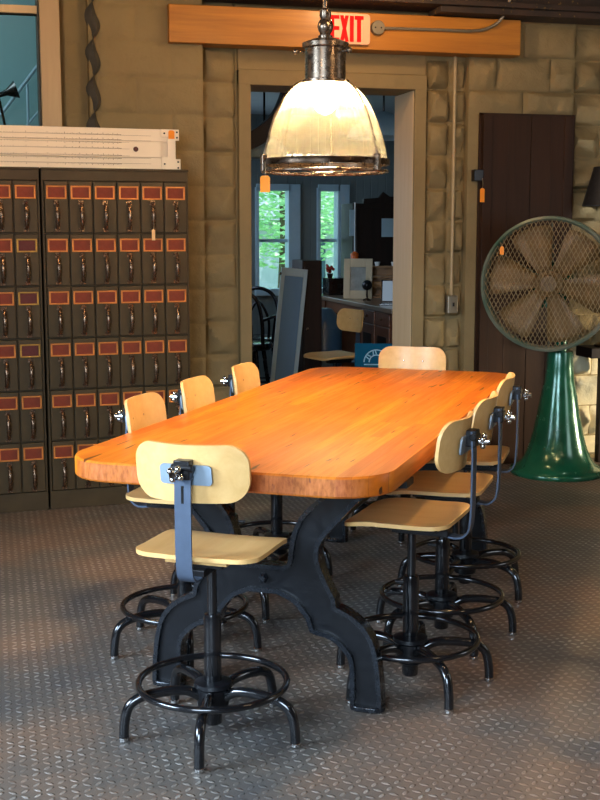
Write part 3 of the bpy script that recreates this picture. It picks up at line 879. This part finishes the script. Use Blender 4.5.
for xx, zz in ((x1 + .048, .015), (x1 + .048, .047), (x1 + .043, .178), (x1 + .043, .207), (x1 - .028, .035), (x1 - .028, .2)):
    sw.lathe([(.005, 0), (.005, .004), (.003, .005)], 10, Matrix.Translation((xx, -.012, zz)) @ Matrix.Rotation(pi/2, 4, 'X'))
obj('screws', sw, M['dark'], sr)
obj('bore', MB().lathe([(.014, .0), (.014, .003)], 16, Matrix.Translation((x1 - .185, -.004, .112)) @ Matrix.Rotation(pi/2, 4, 'X')), M['hole'], sr)
tk = MB(); rr = random.Random(4)
for row, (zz, y_, up) in enumerate(((.158, -.001, 1), (.148, -.0045, -1), (.075, -.0045, 1), (.064, -.001, -1), (.185, -.001, 1), (.035, -.001, -1), (.112, -.0045, 1))):
    tk.box(x0 + .02, x1 - .22 if row in (1, 2, 6) else x1 - .10, y_ - .0005, y_ + .001, zz - .0006, zz + .0006)
    for d in range(1, 100):
        xx = x0 + .02 + (x1 - x0 - .28) * math.log10(1 + d * .09)
        hgt = .011 if d % 10 == 0 else (.008 if d % 5 == 0 else .005)
        tk.box(xx - .0012, xx + .0012, y_ - .0005, y_ + .001, min(zz, zz + up * hgt), max(zz, zz + up * hgt))
obj('scale_marks', tk, M['ink'], sr, 0)
q = Matrix.Translation(sr0) @ Matrix.Rotation(CA, 4, 'Z') @ Vector((x1 + .012, -.0145, .217))
price_tag(tuple(q), 'orange tag on the upper right end of the slide rule', .034, .046, 'tag', CA, 0)

# ------------------------------------------------------------------ pedestal fan
FXp, FYp = 3.395, 6.73
fa = radians(-123)
fan = thing('pedestal_fan', 'big green antique pedestal fan with wire mesh guard beside the dark door', 'fan', (FXp, FYp, 0), fa)
obj('pedestal', MB().lathe([(.285, 0), (.29, .012), (.288, .028), (.262, .045), (.235, .06), (.205, .10), (.18, .16), (.155, .25), (.13, .37), (.112, .48), (.09, .58), (.082, .66), (.079, .74), (.075, .76), (.04, .765), (.04, .95), (.045, .97)], 48), M['fan_green'], fan, 50)
FZ = 1.179; fx_ = .15
Rf = Matrix.Translation((fx_, -0.062, FZ)) @ Matrix.Rotation(pi/2, 4, 'Y')       # local z -> facing
RF = .393
obj('yoke', MB().tube([(0, 0, .95), (0, -.02, 1.02), (.0, -.06, 1.08)], .035, 12).box(-.03, .03, -.14, .03, 1.03, 1.10), M['fan_green'], fan, 40, bevel=.005)
obj('motor_housing', MB().lathe([(.05, -.32), (.10, -.31), (.125, -.28), (.13, -.16), (.11, -.10), (.04, -.06), (.03, -.03)], 32, Rf), M['fan_green'], fan, 50)
obj('guard_ring', MB().lathe([(RF - .012, -.07), (RF + .008, -.075), (RF + .012, .02), (RF + .010, .055), (RF - .004, .062), (RF - .016, .05), (RF - .012, -.07)], 72, Rf, cap=False), M['fan_ring'], fan, 50)
gm = MB(); stp = .0235; r_ = RF - .012
for sgn in (-1, 1):
    dx, dy = cos(radians(62)), sgn * sin(radians(62)); nx_, ny_ = -dy, dx
    k = -int(r_ / stp)
    while k * stp < r_:
        d = k * stp; hl = sqrt(max(0, r_ * r_ - d * d))
        if hl > .01:
            a = Vector((nx_ * d - dx * hl, ny_ * d - dy * hl, .052)); b = Vector((nx_ * d + dx * hl, ny_ * d + dy * hl, .052))
            pts = [a.lerp(b, i / 8) for i in range(9)]
            pts = [Vector((q.y, q.x, .052 + .03 * (1 - (q.x**2 + q.y**2) / r_**2) + .0012 * sgn)) for q in pts]
            gm.tube(pts, .0019, 4)
        k += 1
obj('guard_mesh', gm, M['fan_mesh'], fan, 0)
bgd = MB()
for k in range(12):
    a = k * pi / 6
    bgd.tube([(.1 * cos(a), .1 * sin(a), -.16), (.3 * cos(a), .3 * sin(a), -.11), (RF * cos(a), RF * sin(a), -.05)], .004, 6, False, Rf)
obj('back_spider', bgd, M['fan_ring'], fan, 50)
fan['label'] = fan['label']
for gname in ('guard_mesh',):
    o = [c for c in fan.children if c.name.split('.')[0] == gname][0]; o.matrix_local = Rf
hubm = MB().lathe([(.075, -.03), (.08, -.01), (.08, .012), (.055, .02), (.05, .03), (.03, .034), (.02, .03), (.0, .03)], 28, Rf)
for k in range(6):
    a = k * pi / 3 + .2; hubm.sphere((.062 * cos(a), .062 * sin(a), .018), .008, 8, 6, Rf)
obj('hub', hubm, M['fan_blade'], fan, 50)
bl = MB()
nb = 8; vs = []
for i in range(nb + 1):
    t = i / nb; r = .075 + .285 * t
    hw = .045 + .085 * min(1, t * 1.25) - (.03 * max(0, (t - .8) / .2) ** 2)
    for s_ in (-1, -.33, .33, 1):
        tw = radians(30 - 12 * t)
        vs.append((r - .02 * abs(s_) * (t > .9), s_ * hw * cos(tw), -.005 + s_ * hw * sin(tw) * .7 + .012 * s_ * s_))
fs = [(i*4+k, i*4+k+1, (i+1)*4+k+1, (i+1)*4+k) for i in range(nb) for k in range(3)]
bl.add(vs, fs)
for k in range(6):
    b = obj('blade', bl, M['fan_blade'], fan, 60) if k == 0 else b0.copy()
    if k == 0: b0 = b; sd = b.modifiers.new('solid', 'SOLIDIFY'); sd.thickness = .004
    else: link(b, fan)
    b.matrix_local = Rf @ Matrix.Rotation(k * pi / 3 + radians(20), 4, 'Z')
# orange sticker tag tied to the guard
gp = Matrix.Translation((FXp, FYp, 0)) @ Matrix.Rotation(fa, 4, 'Z') @ Rf @ Vector((-.225, -.275, .078))
price_tag(tuple(gp), 'small orange tag tied to the mesh guard of the fan', .024, .05, 'tag', fa + pi/2, .015)

# ------------------------------------------------------------------ console and lamp at the right edge
cn = thing('console_table', 'dark narrow wooden console table behind the fan at the right edge', 'table', (4.15, 6.92, 0))
obj('table_top', MB().box(-.50, .6, -.11, .1, .70, .765), M['brown_dark'], cn, 0, bevel=.004)
for sx in (-.32, .5):
    for sy in (-.08, .07):
        obj('leg', MB().box(sx - .025, sx + .025, sy - .025, sy + .025, 0, .70), M['brown_dark'], cn, 0, bevel=.003)
tl = thing('table_lamp', 'lamp with a black conical shade at the right edge, above the fan', 'lamp', (3.80, 6.91, .765))
obj('base', MB().lathe([(.075, 0), (.075, .012), (.03, .03), (.012, .05), (.010, .6), (.012, .95)], 24), M['lamp_dark'], tl, 50)
obj('shade', MB().lathe([(.175, .885), (.11, 1.125), (.106, 1.125), (.171, .885), (.175, .885)], 40, cap=False), M['shade'], tl, 50)
obj('shade_holder', MB().box(-.108, .108, -.004, .004, 1.10, 1.106).box(-.004, .004, -.108, .108, 1.10, 1.106).box(-.005, .005, -.005, .005, .95, 1.104), M['lamp_dark'], tl, 0)
obj('bulb', MB().sphere((0, 0, .985), .032, 14, 10), M['lamp_bulb'], tl, 60)

# ------------------------------------------------------------------ back room furniture
# dark post cabinet and the leaning framed panel
pc = thing('tall_cabinet', 'narrow dark wooden cabinet just inside the back room, behind the leaning panel', 'cabinet', (2.42, 9.06, 0), radians(0))
obj('body', MB().box(-.10, .055, -.16, .16, 0, 1.27), M['brown_dark'], pc, 0, bevel=.004)
obj('door', MB().box(-.085, .04, -.172, -.16, .1, 1.22), M['brown_dark'], pc, 0, bevel=.003)
obj('knob', MB().sphere((-.065, -.18, .75), .012, 10, 8), M['bronze'], pc)
lpn = thing('framed_panel', 'tall pale blue framed panel leaning in the doorway', 'framed panel', (2.09, 8.72, .01), 0, rot=(radians(-4), radians(6.2), radians(-8)))
w_, h_ = .20, 1.215
fr = MB()
fr.box(-w_/2, -w_/2 + .03, -.012, .022, 0, h_); fr.box(w_/2 - .03, w_/2, -.012, .022, 0, h_)
fr.box(-w_/2 + .03, w_/2 - .03, -.012, .022, 0, .06); fr.box(-w_/2 + .03, w_/2 - .03, -.012, .022, h_ - .06, h_)
obj('frame', fr, M['bluewhite'], lpn, 0, bevel=.003)
obj('panel', MB().box(-w_/2 + .03, w_/2 - .03, .0, .012, .06, h_ - .06), M['mirror'], lpn, 0)
obj('pivot_knob', MB().sphere((-w_/2 - .004, -.005, h_ - .05), .012, 10, 8), M['black'], lpn)

def hoop_chair(loc, rz, label):
    t = thing('hoop_back_chair', label, 'chair', loc, rz, 'black chairs in the back room')
    obj('seat', MB().lathe([(.0, .56), (.19, .56), (.21, .575), (.21, .61), (.19, .62), (0, .615)], 28), M['black'], t, 50)
    hp = smooth_path([(-.12, -.17, .60), (-.16, -.175, .80), (-.17, -.13, .97), (-.175, 0, 1.03), (-.17, .13, .97), (-.16, .175, .80), (-.12, .17, .60)], 6)
    obj('back_hoop', MB().tube(hp, .015, 10), M['hoop'], t, 60)
    hp2 = smooth_path([(-.14, -.08, .61), (-.165, -.085, .78), (-.17, 0, .92), (-.165, .085, .78), (-.14, .08, .61)], 6)
    obj('inner_hoop', MB().tube(hp2, .011, 10), M['hoop'], t, 60)
    for sy in (-1, 1):
        obj('arm', MB().tube(smooth_path([(-.16, .175 * sy, .80), (.0, .22 * sy, .82), (.12, .21 * sy, .80), (.14, .18 * sy, .61)], 5), .013, 10), M['hoop'], t, 60)
        for sx in (-1, 1):
            obj('leg', MB().tube([(.11 * sx, .11 * sy, .575), (.17 * sx, .17 * sy, 0)], [.018, .013], 10), M['black'], t, 60)
    obj('stretcher_ring', MB().tube([(.145 * cos(a * pi / 14), .145 * sin(a * pi / 14), .25) for a in range(28)], .008, 8, True), M['hoop'], t, 60)
hoop_chair((2.22, 9.80, 0), radians(62), 'black hoop-backed chair under the left back window, further from the doorway jamb')
hoop_chair((1.97, 9.33, 0), radians(62), 'black hoop-backed chair in the back room, closest to the left doorway jamb')

# desk along the right side of the back room
dk = thing('desk', 'long brown panelled desk along the right side of the back room', 'desk', (2.86, 8.35, 0))
DT = .93
obj('desk_top', MB().box(-.03, .72, -.05, 2.2, DT - .035, DT), M['desk_top'], dk, 0, bevel=.004)
obj('near_pedestal', MB().box(0, .68, .0, .75, 0, DT - .035), M['desk'], dk, 0, bevel=.004)
obj('far_pedestal', MB().box(0, .68, 1.75, 2.15, 0, DT - .035), M['desk'], dk, 0, bevel=.004)
obj('back_panel', MB().box(.6, .66, .75, 1.75, .1, DT - .035), M['brown_dark'], dk, 0)
obj('apron', MB().box(.0, .025, .75, 1.75, DT - .13, DT - .035), M['desk'], dk, 0)
for ya, yb in ((.04, .36), (.40, .72)):
    dd = obj('door', MB().box(-.014, 0, ya, yb, .06, DT - .15), M['desk'], dk, 0, bevel=.004)
    obj('panel', MB().box(-.018, -.012, ya + .06, yb - .06, .14, DT - .22), M['brown_dark'], dd, 0)
    dd = obj('drawer', MB().box(-.014, 0, ya, yb, DT - .14, DT - .045), M['desk'], dk, 0, bevel=.004)
    obj('knob', MB().sphere((-.024, (ya + yb) / 2, DT - .09), .012, 10, 8), M['bronze'], dd)
dd = obj('drawer', MB().box(-.014, 0, 1.79, 2.11, DT - .16, DT - .045), M['desk'], dk, 0, bevel=.004)
obj('knob', MB().sphere((-.024, 1.95, DT - .1), .012, 10, 8), M['bronze'], dd)

pf = thing('picture_frame', 'tan picture frame standing at an angle on the desk', 'picture frame', (2.985, 9.62, DT), 0, rot=(radians(-7), 0, radians(-24)))
fr = MB(); w_, h_ = .24, .335
fr.box(-w_/2, -w_/2 + .055, -.01, .012, 0, h_); fr.box(w_/2 - .055, w_/2, -.01, .012, 0, h_)
fr.box(-w_/2 + .055, w_/2 - .055, -.01, .012, 0, .07); fr.box(-w_/2 + .055, w_/2 - .055, -.01, .012, h_ - .07, h_)
obj('frame', fr, M['tan'], pf, 0, bevel=.003)
obj('print', MB().box(-w_/2 + .05, w_/2 - .05, 0, .008, .06, h_ - .06), M['grey'], pf, 0)
obj('strut', MB().box(-.02, .02, .012, .02, .03, .25, Matrix.Translation((0, .0, 0)) @ Matrix.Rotation(radians(-12), 4, 'X')), M['tan'], pf, 0)
bo = thing('globe_ornament', 'small dark silver ball on a stand in front of the tan picture frame', 'ornament', (2.99, 9.38, DT))
obj('stand', MB().lathe([(.035, 0), (.035, .008), (.01, .02), (.008, .09)], 18), M['lamp_dark'], bo, 50)
obj('ball', MB().sphere((0, 0, .125), .042, 20, 14), M['hoop'], bo, 60)
lt = thing('laptop', 'open laptop with a pale screen on the desk by the right jamb', 'laptop', (3.075, 8.86, DT), radians(-22))
obj('keyboard', MB().box(-.13, .13, -.20, 0, 0, .015), M['black'], lt, 0, bevel=.003)
ld = obj('lid', MB().box(-.13, .13, 0, .008, 0, .18, Matrix.Translation((0, 0, .012)) @ Matrix.Rotation(radians(-14), 4, 'X')), M['black'], lt, 0)
obj('screen', MB().box(-.12, .12, -.001, .001, .012, .17, Matrix.Translation((0, -.0005, .012)) @ Matrix.Rotation(radians(-14), 4, 'X')), M['screen'], ld, 0)
og = thing('desk_organizer', 'ochre wooden organizer with shelves on the desk behind the laptop', 'organizer', (3.27, 9.78, DT), radians(-18))
g = MB()
for zz in (0, .085, .17, .255): g.box(-.15, .15, -.08, .08, zz, zz + .012)
g.box(-.15, -.138, -.08, .08, 0, .267); g.box(.138, .15, -.08, .08, 0, .267); g.box(-.15, .15, .07, .08, 0, .267)
obj('shelves', g, M['ochre'], og, 0)
obj('tray', MB().box(-.13, .13, -.07, .06, .097, .14), M['ochre'], og, 0, bevel=.003)
for i, (dx, lab) in enumerate(((-.06, 'small white cup on the ochre organizer, left one'), (.08, 'small white cup on the ochre organizer, right one'))):
    pq = Matrix.Translation((3.27, 9.78, DT + .267)) @ Matrix.Rotation(radians(-18), 4, 'Z') @ Vector((dx, -.02, 0))
    tag(obj('cup', MB().lathe([(.016, 0), (.024, .035), (.021, .035), (.014, .004), (0, .004)], 16), M['white'], None, 50, loc=tuple(pq)), lab, 'cup', 'cups on the organizer')
ht = thing('hutch', 'tall near-black hutch standing on the far end of the desk', 'hutch', (3.10, 10.15, DT))
obj('body', MB().box(0, .9, 0, .36, 0, .80), M['brown_dark'], ht, 0, bevel=.004)
cr = [(.1, .80), (.85, .80), (.85, .84), (.72, .85), (.68, .90), (.62, .86), (.52, .86), (.48, .95), (.44, .86), (.34, .86), (.28, .90), (.24, .85), (.1, .84)]
obj('crest', MB().prism(cr, -.03, .0, Matrix.Rotation(pi/2, 4, 'X')), M['brown_dark'], ht, 0)
for a, b in ((.03, .43), (.47, .87)): obj('door', MB().box(a, b, -.015, 0, .04, .76), M['brown_dark'], ht, 0, bevel=.004)
tag(obj('paper_note', MB().box(3.36, 3.52, 10.128, 10.136, 1.44, 1.60), M['bluewhite'], None, 0), 'pale paper note pinned on the near-black hutch', 'paper')
rs = thing('rod_stand', 'slim white rod with a pale banner on an orange base, behind the picture frame', 'ornament', (3.03, 9.86, DT))
obj('base', MB().lathe([(.045, 0), (.045, .24), (.03, .30), (.035, .37), (.012, .39)], 20), M['orange'], rs, 50)
obj('rod', MB().tube([(0, 0, .38), (0, 0, .80)], .006, 8), M['white'], rs)
obj('banner', MB().box(-.045, -.004, -.004, .004, .52, .74), M['bluewhite'], rs, 0)
bb = thing('black_box', 'black box on the far left end of the desk under the window', 'box', (2.99, 10.3, DT), radians(0))
obj('body', MB().box(-.09, .08, -.1, .1, 0, .135), M['black'], bb, 0, bevel=.003)
obj('lid', MB().box(-.093, .083, -.103, .103, .135, .15), M['black'], bb, 0, bevel=.003)
fl = thing('flower_posy', 'small red posy standing on the black box under the window', 'flowers', (2.93, 10.27, DT + .15))
obj('pot', MB().lathe([(.02, 0), (.028, .04), (.024, .04), (0, .035)], 14), M['brown_dark'], fl, 50)
pt = MB(); rr = random.Random(9)
for _ in range(14): pt.sphere((rr.uniform(-.03, .03), rr.uniform(-.03, .03), rr.uniform(.05, .12)), rr.uniform(.01, .018), 8, 6)
obj('petals', pt, M['red'], fl, 60)
db = thing('waste_bin', 'slate-blue round bin with a sloping lid in the back room', 'bin', (2.645, 9.44, 0))
obj('body', MB().lathe([(.125, 0), (.135, .03), (.145, .40), (.148, .41), (.146, .42), (.148, .70), (.14, .72)], 32), M['slate'], db, 50)
obj('lid', MB().lathe([(.15, .71), (.15, .735), (.13, .78), (.07, .86), (.05, .87), (0, .87)], 32), M['slate'], db, 50)
obj('flap', MB().box(.03, .10, -.07, .07, .775, .785, Matrix.Rotation(radians(0), 4, 'Z')), M['black'], db, 0)
sg = thing('blue_sign', 'blue sign board with a pale arched emblem standing behind the far end of the table', 'sign', (2.535, 7.80, 0), 0, rot=(radians(-5), 0, radians(-20)))
obj('board', MB().box(-.13, .15, 0, .02, 0, .73), M['blue_sign'], sg, 0, bevel=.003)
em = MB()
Re = Matrix.Translation((.02, -.001, .60)) @ Matrix.Rotation(pi/2, 4, 'X')
em.tube([(.085 * cos(a * pi / 16), .085 * sin(a * pi / 16) * 1.0, 0) for a in range(17)], 1, 4, False, Re, flat=(.004, .002), ref=(0, 0, 1))
em.tube([(.05 * cos(a * pi / 16), .05 * sin(a * pi / 16), 0) for a in range(17)], 1, 4, False, Re, flat=(.004, .002), ref=(0, 0, 1))
for k in range(1, 8):
    a = k * pi / 8; em.tube([(.056 * cos(a), .056 * sin(a), 0), (.08 * cos(a + .1 * (-1) ** k), .08 * sin(a + .1 * (-1) ** k), 0)], 1, 4, False, Re, flat=(.004, .002), ref=(0, 0, 1))
em.box(-.085, .085, -.02, -.012, -.002, .002, Re)
obj('emblem', em, M['blue_ink'], sg, 0)

# hanging things in the back room
def enamel(loc, label, r):
    t = thing('hanging_shade', label, 'lamp', loc, 0, 'white shades hanging in the back room')
    obj('shade', MB().lathe([(r, 0), (r * 1.01, .012), (r * .9, .07), (r * .6, .13), (r * .25, .17), (.03, .19)], 40, cap=False), M['bluewhite'], t, 60)
    obj('cord', MB().tube([(0, 0, .185), (0, 0, 2.52 - loc[2])], .008, 8), M['black'], t)
enamel((2.86, 8.6, 2.17), 'wide white enamel shade hanging at the upper right of the doorway', .27)
enamel((1.88, 8.25, 1.99), 'white enamel shade hanging at the left of the doorway, beside the lit lamp', .16)
br = smooth_path([(1.66, 8.0, 2.06), (1.80, 8.0, 2.13), (1.92, 8.0, 2.24), (1.99, 8.0, 2.38), (2.02, 8.0, 2.52)], 6)
bk = thing('curved_brace', 'dark brown curved wooden brace at the upper left of the doorway', 'brace', (0, 0, 0))
obj('arm', MB().tube(br, 1, 4, flat=(.05, .055), ref=(0, 0, 1)), M['brown_dark'], bk, 40)
obj('arm_rail', MB().box(1.34, 2.35, 7.95, 8.05, 2.44, 2.519), M['brown_dark'], bk, 0)
obj('wall_post', MB().box(1.331, 1.70, 7.95, 8.05, 2.0, 2.1), M['brown_dark'], bk, 0)

# stair rail and clip lamp in the left room
sr_ = thing('stair_rail', 'pale stair rail rising in the teal room behind the upper left window', 'railing', (0, 9.3, 0))
obj('handrail', MB().tube([(-.15, 0, 1.97), (.62, 0, 2.97)], .013, 8), M['bluewhite'], sr_)
obj('lower_rail', MB().tube([(-.05, 0, 1.83), (.62, 0, 2.62)], .008, 8), M['bluewhite'], sr_)
for xx in (.1, .33, .55):
    obj('baluster', MB().tube([(xx, 0, 1.95 + (xx + .15) * 1.3 - .01), (xx, 0, 0)], .01, 8), M['bluewhite'], sr_)
for k in range(3):
    obj('tread', MB().box(.32, .62, -.1, .1, 2.05 + k * .07, 2.085 + k * .07), M['bluewhite'], sr_, 0)
cl = thing('clip_lamp', 'small black jointed lamp silhouetted in the teal room window', 'lamp', (.13, 8.3, 0))
obj('arm', MB().tube([(.05, 0, 0), (.05, 0, 1.80), (.03, 0, 2.1), (-.02, 0, 2.36)], .009, 8), M['black'], cl)
obj('arm', MB().tube([(-.02, 0, 2.36), (.02, 0, 2.40), (.05, 0, 2.41)], .009, 8), M['black'], cl)
obj('head', MB().lathe([(.015, -.05), (.02, 0), (.06, .07), (.055, .07), (.0, .01)], 16, Matrix.Translation((.03, 0, 2.39)) @ Matrix.Rotation(radians(70), 4, 'Y')), M['black'], cl, 50)
obj('base', MB().lathe([(.12, 0), (.12, .02), (.02, .03)], 20, Matrix.Translation((.05, 0, 0))), M['black'], cl, 50)

# ------------------------------------------------------------------ lights
def light(name, kind, loc, power, col, size=.1, rot=None, sy=None, spot=None, target=None):
    l = bpy.data.lights.new(name, kind); l.energy = power; l.color = col
    if kind == 'AREA':
        l.size = size
        if sy: l.shape = 'RECTANGLE'; l.size_y = sy
    else:
        if kind != 'SUN': l.shadow_soft_size = size
    if kind == 'SPOT': l.spot_size = radians(spot or 120); l.spot_blend = .6
    o = bpy.data.objects.new(name, l); COL.objects.link(o); o.location = loc
    if target is not None:
        o.rotation_euler = (Vector(target) - Vector(loc)).to_track_quat('-Z', 'Y').to_euler()
    elif rot: o.rotation_euler = rot
    return o
WARM = (1, .62, .30); WARM2 = (1, .68, .38); COOL = (.62, .80, 1.0)
light('ceiling_lamp_left', 'POINT', (-.2, 5.3, 2.8), 46, WARM, .12)
light('ceiling_lamp_right', 'POINT', (1.82, 3.62, 2.85), 62, WARM, .07)
light('ceiling_lamp_near', 'POINT', (-.9, 1.6, 2.75), 26, WARM2, .12)
light('ceiling_lamp_near_right', 'POINT', (2.6, 1.8, 2.75), 28, WARM2, .12)
fd = light('side_window_daylight', 'AREA', (-3.1, 2.7, 1.9), 130, COOL, 2.0, sy=1.5, target=(.9, 3.0, .2)); fd.data.spread = radians(85)
fd = light('front_window_daylight', 'AREA', (-1.5, -.7, 1.9), 72, COOL, 2.0, sy=1.6, target=(.35, 3.0, .1)); fd.data.spread = radians(80)
light('right_window_daylight', 'AREA', (5.3, 3.0, 1.7), 35, (.85, .93, 1), 1.6, sy=1.5, target=(3.6, 7.0, .6))
light('pendant_downlight', 'SPOT', (LX, LY, dz + .14), 110, (1, .70, .36), .06, target=(LX, LY, 0), spot=125)
light('wall_graze_fill', 'POINT', (2.1, 6.25, 2.86), 22, WARM, .06)  # added unseen light, grazes the block wall to bring out its relief
light('low_stone_fill', 'SPOT', (4.9, 6.2, .5), 150, (1, .86, .62), .08, target=(3.8, 7.1, .38), spot=60)  # unseen spot added to brighten the stones under the console, no fixture there
light('back_room_daylight', 'AREA', (1.45, 9.6, 1.6), 17, COOL, 1.6, sy=1.2, target=(3.5, 9.0, 1.0))
light('left_room_daylight', 'AREA', (-1.6, 8.2, 3.3), 42, (.78, .95, 1), 1.2, target=(0, 9.6, 2.3))
light('sun', 'SUN', (8, 12, 12), 9.0, (1, .97, .9), .02, target=(4.5, 18, 1))

w = bpy.data.worlds.new('world'); SC.world = w; w.use_nodes = True
bg = w.node_tree.nodes['Background']; bg.inputs[0].default_value = (.62, .86, 1, 1); bg.inputs[1].default_value = 2.8

SC.view_settings.view_transform = 'Standard'; SC.view_settings.look = 'None'
SC.view_settings.gamma = 1; SC.view_settings.use_curve_mapping = False
SC.view_settings.exposure = 0
SC.cycles.use_denoising = True
SC.cycles.max_bounces = 8; SC.cycles.transparent_max_bounces = 24
SC.cycles.caustics_reflective = False; SC.cycles.caustics_refractive = False
SC.cycles.sample_clamp_indirect = 4
